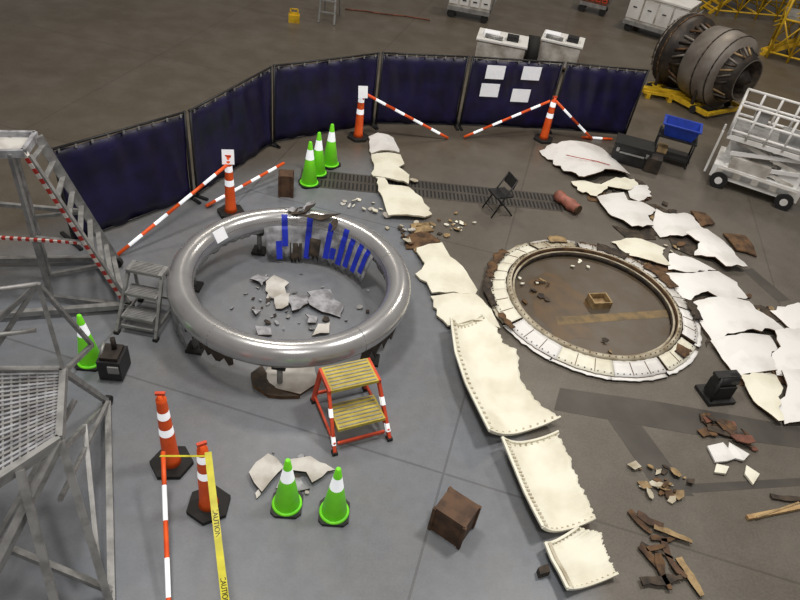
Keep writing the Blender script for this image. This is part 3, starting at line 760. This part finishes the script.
def cart(name, px, size, rz, m, m2, extra=True):
    b = B(name, P(*px), rz); x, y, h = size
    b.box((0, 0, .28), (x, y, .12), GREYP)
    b.box((0, 0, .34 + (h - .34) / 2), (x * .96, y * .96, h - .34), m); b.box((0, 0, h + .02), (x, y, .05), m2)
    for k in range(4):
        b.box((-x / 2 + x * (k + .5) / 4, -y * .48 - .01, .34 + (h - .34) / 2), (x / 4 - .06, .02, h - .5), m2); b.box((-x / 2 + x * (k + .5) / 4, -y * .48 - .03, h * .7), (.12, .02, .03), BLACK)
    for sx in (-.4, .4):
        for sy in (-.42, .42): b.tube((sx * x, sy * y - .04, .12), (sx * x, sy * y + .04, .12), .12, RUBB, seg=16); b.box((sx * x, sy * y, .2), (.06, .06, .1), BLACK)
    if extra:
        b.tube((x / 2, -.3, .3), (x / 2 + .2, -.3, 1.0), .02, GREYP); b.tube((x / 2, .3, .3), (x / 2 + .2, .3, 1.0), .02, GREYP); b.tube((x / 2 + .2, -.3, 1.0), (x / 2 + .2, .3, 1.0), .02, GREYP)
    b.done()
cart('tool_cart', (468, 17), (1.3, .8, .8), -.1, WHITE2, WHITE)
cart('container_cart', (654, 34), (1.9, 1.3, 1.1), -.5, WHITE2, WHITE)
cart('tool_cart', (592, 12), (.9, .6, .7), -.3, RUST, REDO)
def pallet(px, rz, x=1.2, y=.8):
    b = B('white_crate', P(*px), rz)
    for k in (-.5, 0, .5): b.box((k, 0, .05), (.1, .8, .1), WOOD)
    b.box((0, 0, .12), (x, y, .04), WOOD); b.box((0, 0, .42), (x - .08, y - .08, .56), WHITE2); b.box((0, 0, .72), (x, y, .04), WHITE)
    b.box((.25, -.1, .8), (.3, .25, .12), BLACK); b.box((-.3, .1, .77), (.4, .3, .06), PAPER); b.tube((-.45, -.25, .79), (.0, -.3, .79), .05, ALU); b.done()
pallet((497, 66), -.1, 1.3, .95); pallet((556, 66), -.2, 1.1, .9)
b = B('tire_assembly', P(529, 66)); b.tube((-.17, 0, .4), (.11, 0, .4), .38, RUBB, seg=24); b.tube((-.19, 0, .4), (-.16, 0, .4), .18, ALU, seg=20); b.box((0, 0, .02), (.26, .4, .04), BLACK); b.done()

b = B('yellow_chock', P(294, 22), .2); b.box((0, 0, .1), (.3, .2, .2), YEL); b.box((0, 0, .23), (.24, .06, .06), YEL); b.tube((-.1, 0, .2), (-.1, 0, .34), .02, YEL); b.tube((.1, 0, .2), (.1, 0, .34), .02, YEL); b.tube((-.1, 0, .34), (.1, 0, .34), .02, YEL); b.done()  # yellow chock with a handle, holds no lamp
b = B('a_frame_ladder', P(329, 20), 0)
for sx in (-.22, .22):
    b.beam((sx, -.4, 0.02), (sx * .7, 0, 1.9), .05, .03, ALU); b.beam((sx, .5, 0.02), (sx * .7, .02, 1.9), .04, .03, ALU)
for k in range(6):
    t = (k + 1) / 6.5; b.box((0, -.4 + .4 * t, 1.9 * t), (.42 - .12 * t, .08, .025), ALU)
b.box((0, 0, 1.92), (.36, .2, .04), ORANGE); b.done()
b = B('floor_hose', P(380, 14)); pts = [b.w(P(u, v)) + Vector((0, 0, .03)) for u, v in ((345, 10), (365, 12), (385, 15), (405, 17), (430, 21))]; b.path(pts, .022, RUST); b.done()

# ---------------------------------------------------------------- left: rolling access stand with ladder
b = B('access_ladder_stand', P(60, 300))
W = lambda u, v, z: b.w(P(u, v, z))
def strbeam(a, q, n, w_=.09, h_=.04):
    for i in range(n):
        b.beam(a.lerp(q, i / n), a.lerp(q, (i + 1) / n), w_, h_, TAPEW if i % 2 else RED)
S0, S1 = W(128, 306, .08), W(24, 152, 2.1)
T0, T1 = W(117, 262, .08), W(38, 137, 2.1)
strbeam(S0, S1, 34, .05, .05); b.beam(S0 + Vector((.03, 0, -.04)), S1 + Vector((.03, 0, -.04)), .04, .09, ALU)
b.beam(T0, T1, .04, .11, ALU)
for k in range(9):
    t = (k + .5) / 9; b.beam(S0.lerp(S1, t), T0.lerp(T1, t), .06, .025, ALU)
pz = 2.1
for (u0, v0, u1, v1) in ((-160, 133, 36, 135), (-160, 160, 24, 153)):
    b.beam(W(u0, v0, pz), W(u1, v1, pz), .05, .09, GREYM)
b.beam(W(36, 135, pz), W(24, 153, pz), .05, .09, GREYM)
g0, g1, g2, g3 = W(-160, 134, pz - .02), W(36, 136, pz - .02), W(24, 152, pz - .02), W(-160, 159, pz - .02)
vs = [b.bm.verts.new(x) for x in (g0, g1, g2, g3)]; b.face(vs, WHITE2)
F_ = [W(130, 305, .1), W(-160, 326, .1), W(-160, 262, .1), W(100, 258, .1)]
b.beam(F_[0], F_[1], .07, .07, ALU); b.beam(F_[2], F_[3], .07, .07, ALU); b.beam(F_[0], F_[3], .07, .07, ALU)
mid = T0.lerp(T1, .45); mid2 = S0.lerp(S1, .45)
b.beam(mid, W(-160, 190, mid.z), .05, .05, ALU)
strbeam(mid2, W(-160, 228, mid2.z), 60, .035, .035)
for u in (10,):
    pa, pb = W(u, 154, pz), W(u, 135, pz)
    b.beam(pa, Vector((pa.x, pa.y, .08)), .05, .05, ALU); b.beam(pb, Vector((pb.x, pb.y, .08)), .05, .05, ALU)
    b.beam(Vector((pa.x, pa.y, .3)), pb, .035, .035, ALU); b.beam(Vector((pb.x, pb.y, .3)), pa, .035, .035, ALU)
    b.beam(Vector((pa.x, pa.y, .08)), S0, .05, .05, ALU); b.beam(Vector((pb.x, pb.y, .08)), T0, .05, .05, ALU)
    b.beam(Vector((pa.x, pa.y, 1.0)), mid2, .04, .04, ALU); b.beam(Vector((pb.x, pb.y, 1.0)), mid, .04, .04, ALU)
for p in (S0, T0): b.tube(p + Vector((0, -.03, 0)), p + Vector((0, .03, 0)), .08, RUBB)
b.done()

# near-left maintenance platform
b = B('maintenance_platform', P(20, 560))
W = lambda u, v, z: b.w(P(u, v, z))
dz = 1.5
D = [W(-60, 372, dz), W(64, 372, dz), W(60, 440, dz), W(-60, 520, dz)]
for i in range(4): b.beam(D[i], D[(i + 1) % 4], .05, .1, ALU)
n = 22
for i in range(1, n):
    t = i / n; b.beam(D[0].lerp(D[3], t), D[1].lerp(D[2], t), .022, .05, GREYM if i % 3 else ALU)
for i in range(1, 14):
    t = i / 14; b.beam(D[0].lerp(D[1], t), D[3].lerp(D[2], t), .016, .04, ALU)
ap = W(38, 284, dz + .9)
for q in (D[0], D[1], W(-20, 372, dz)): b.beam(ap, q, .035, .035, ALU)
b.beam(ap, W(92, 345, 1.0), .035, .035, ALU)
b.tube(ap, W(-80, 300, dz + .9), .02, ALU); b.tube(W(36, 330, dz + .45), W(-80, 345, dz + .45), .02, ALU)
foot = [W(108, 402, .06), W(112, 610, .06), W(60, 640, .06)]
b.beam(D[1], W(92, 345, 1.0), .04, .04, ALU)
b.beam(D[1], foot[0], .05, .05, ALU); b.beam(D[2], foot[1], .06, .06, ALU); b.beam(W(20, 470, dz), W(70, 660, .06), .06, .06, ALU)
b.beam(D[2], W(-20, 600, .8), .07, .07, ALU); b.beam(foot[0], foot[1], .06, .06, ALU)
b.beam(W(85, 425, .8), W(98, 560, .35), .04, .04, ALU); b.beam(W(62, 450, 1.3), foot[0], .04, .04, ALU)
b.beam(W(75, 400, 1.1), W(-60, 640, .4), .04, .04, ALU); b.beam(W(110, 590, .12), W(-60, 520, 1.2), .05, .05, ALU)
b.beam(W(108, 402, .4), W(60, 500, 1.0), .035, .035, ALU)
for p in foot[:2]: b.tube((p.x - .03, p.y, .07), (p.x + .03, p.y, .07), .07, RUBB)
b.done()
b = B('ground_power_box', P(116, 372), .1)
b.box((0, 0, .16), (.26, .3, .28), BLACK); b.box((0, 0, .32), (.2, .24, .05), ENGD); b.tube((-.1, -.08, .32), (-.1, .08, .4), .02, ALU); b.box((.05, -.16, .2), (.12, .02, .1), GREYP); b.tube((.02, .05, .34), (.02, .05, .5), .03, ENGD); b.done()

# ---------------------------------------------------------------- lighting: high-bay hangar lamps
w = bpy.data.worlds.new('hangar_ambient'); scene.world = w; w.use_nodes = True
w.node_tree.nodes['Background'].inputs[0].default_value = (.62, .59, .55, 1); w.node_tree.nodes['Background'].inputs[1].default_value = .27
def area(name, loc, size, power, col=(1, .95, .88)):
    l = bpy.data.lights.new(name, 'AREA'); l.shape = 'SQUARE'; l.size = size; l.energy = power; l.color = col
    o = bpy.data.objects.new(name, l); COL.objects.link(o); o.location = loc; return o
area('high_bay_lamp', (-3, 6, 13), 1.8, 620)
area('high_bay_lamp', (5, 7, 13), 1.8, 780)
area('high_bay_lamp', (-4, 16, 13), 2, 380, (1, .9, .76))
area('high_bay_lamp', (8, 20, 13), 2, 680, (1, .9, .76))
area('high_bay_lamp', (1, -2, 12), 2, 420)
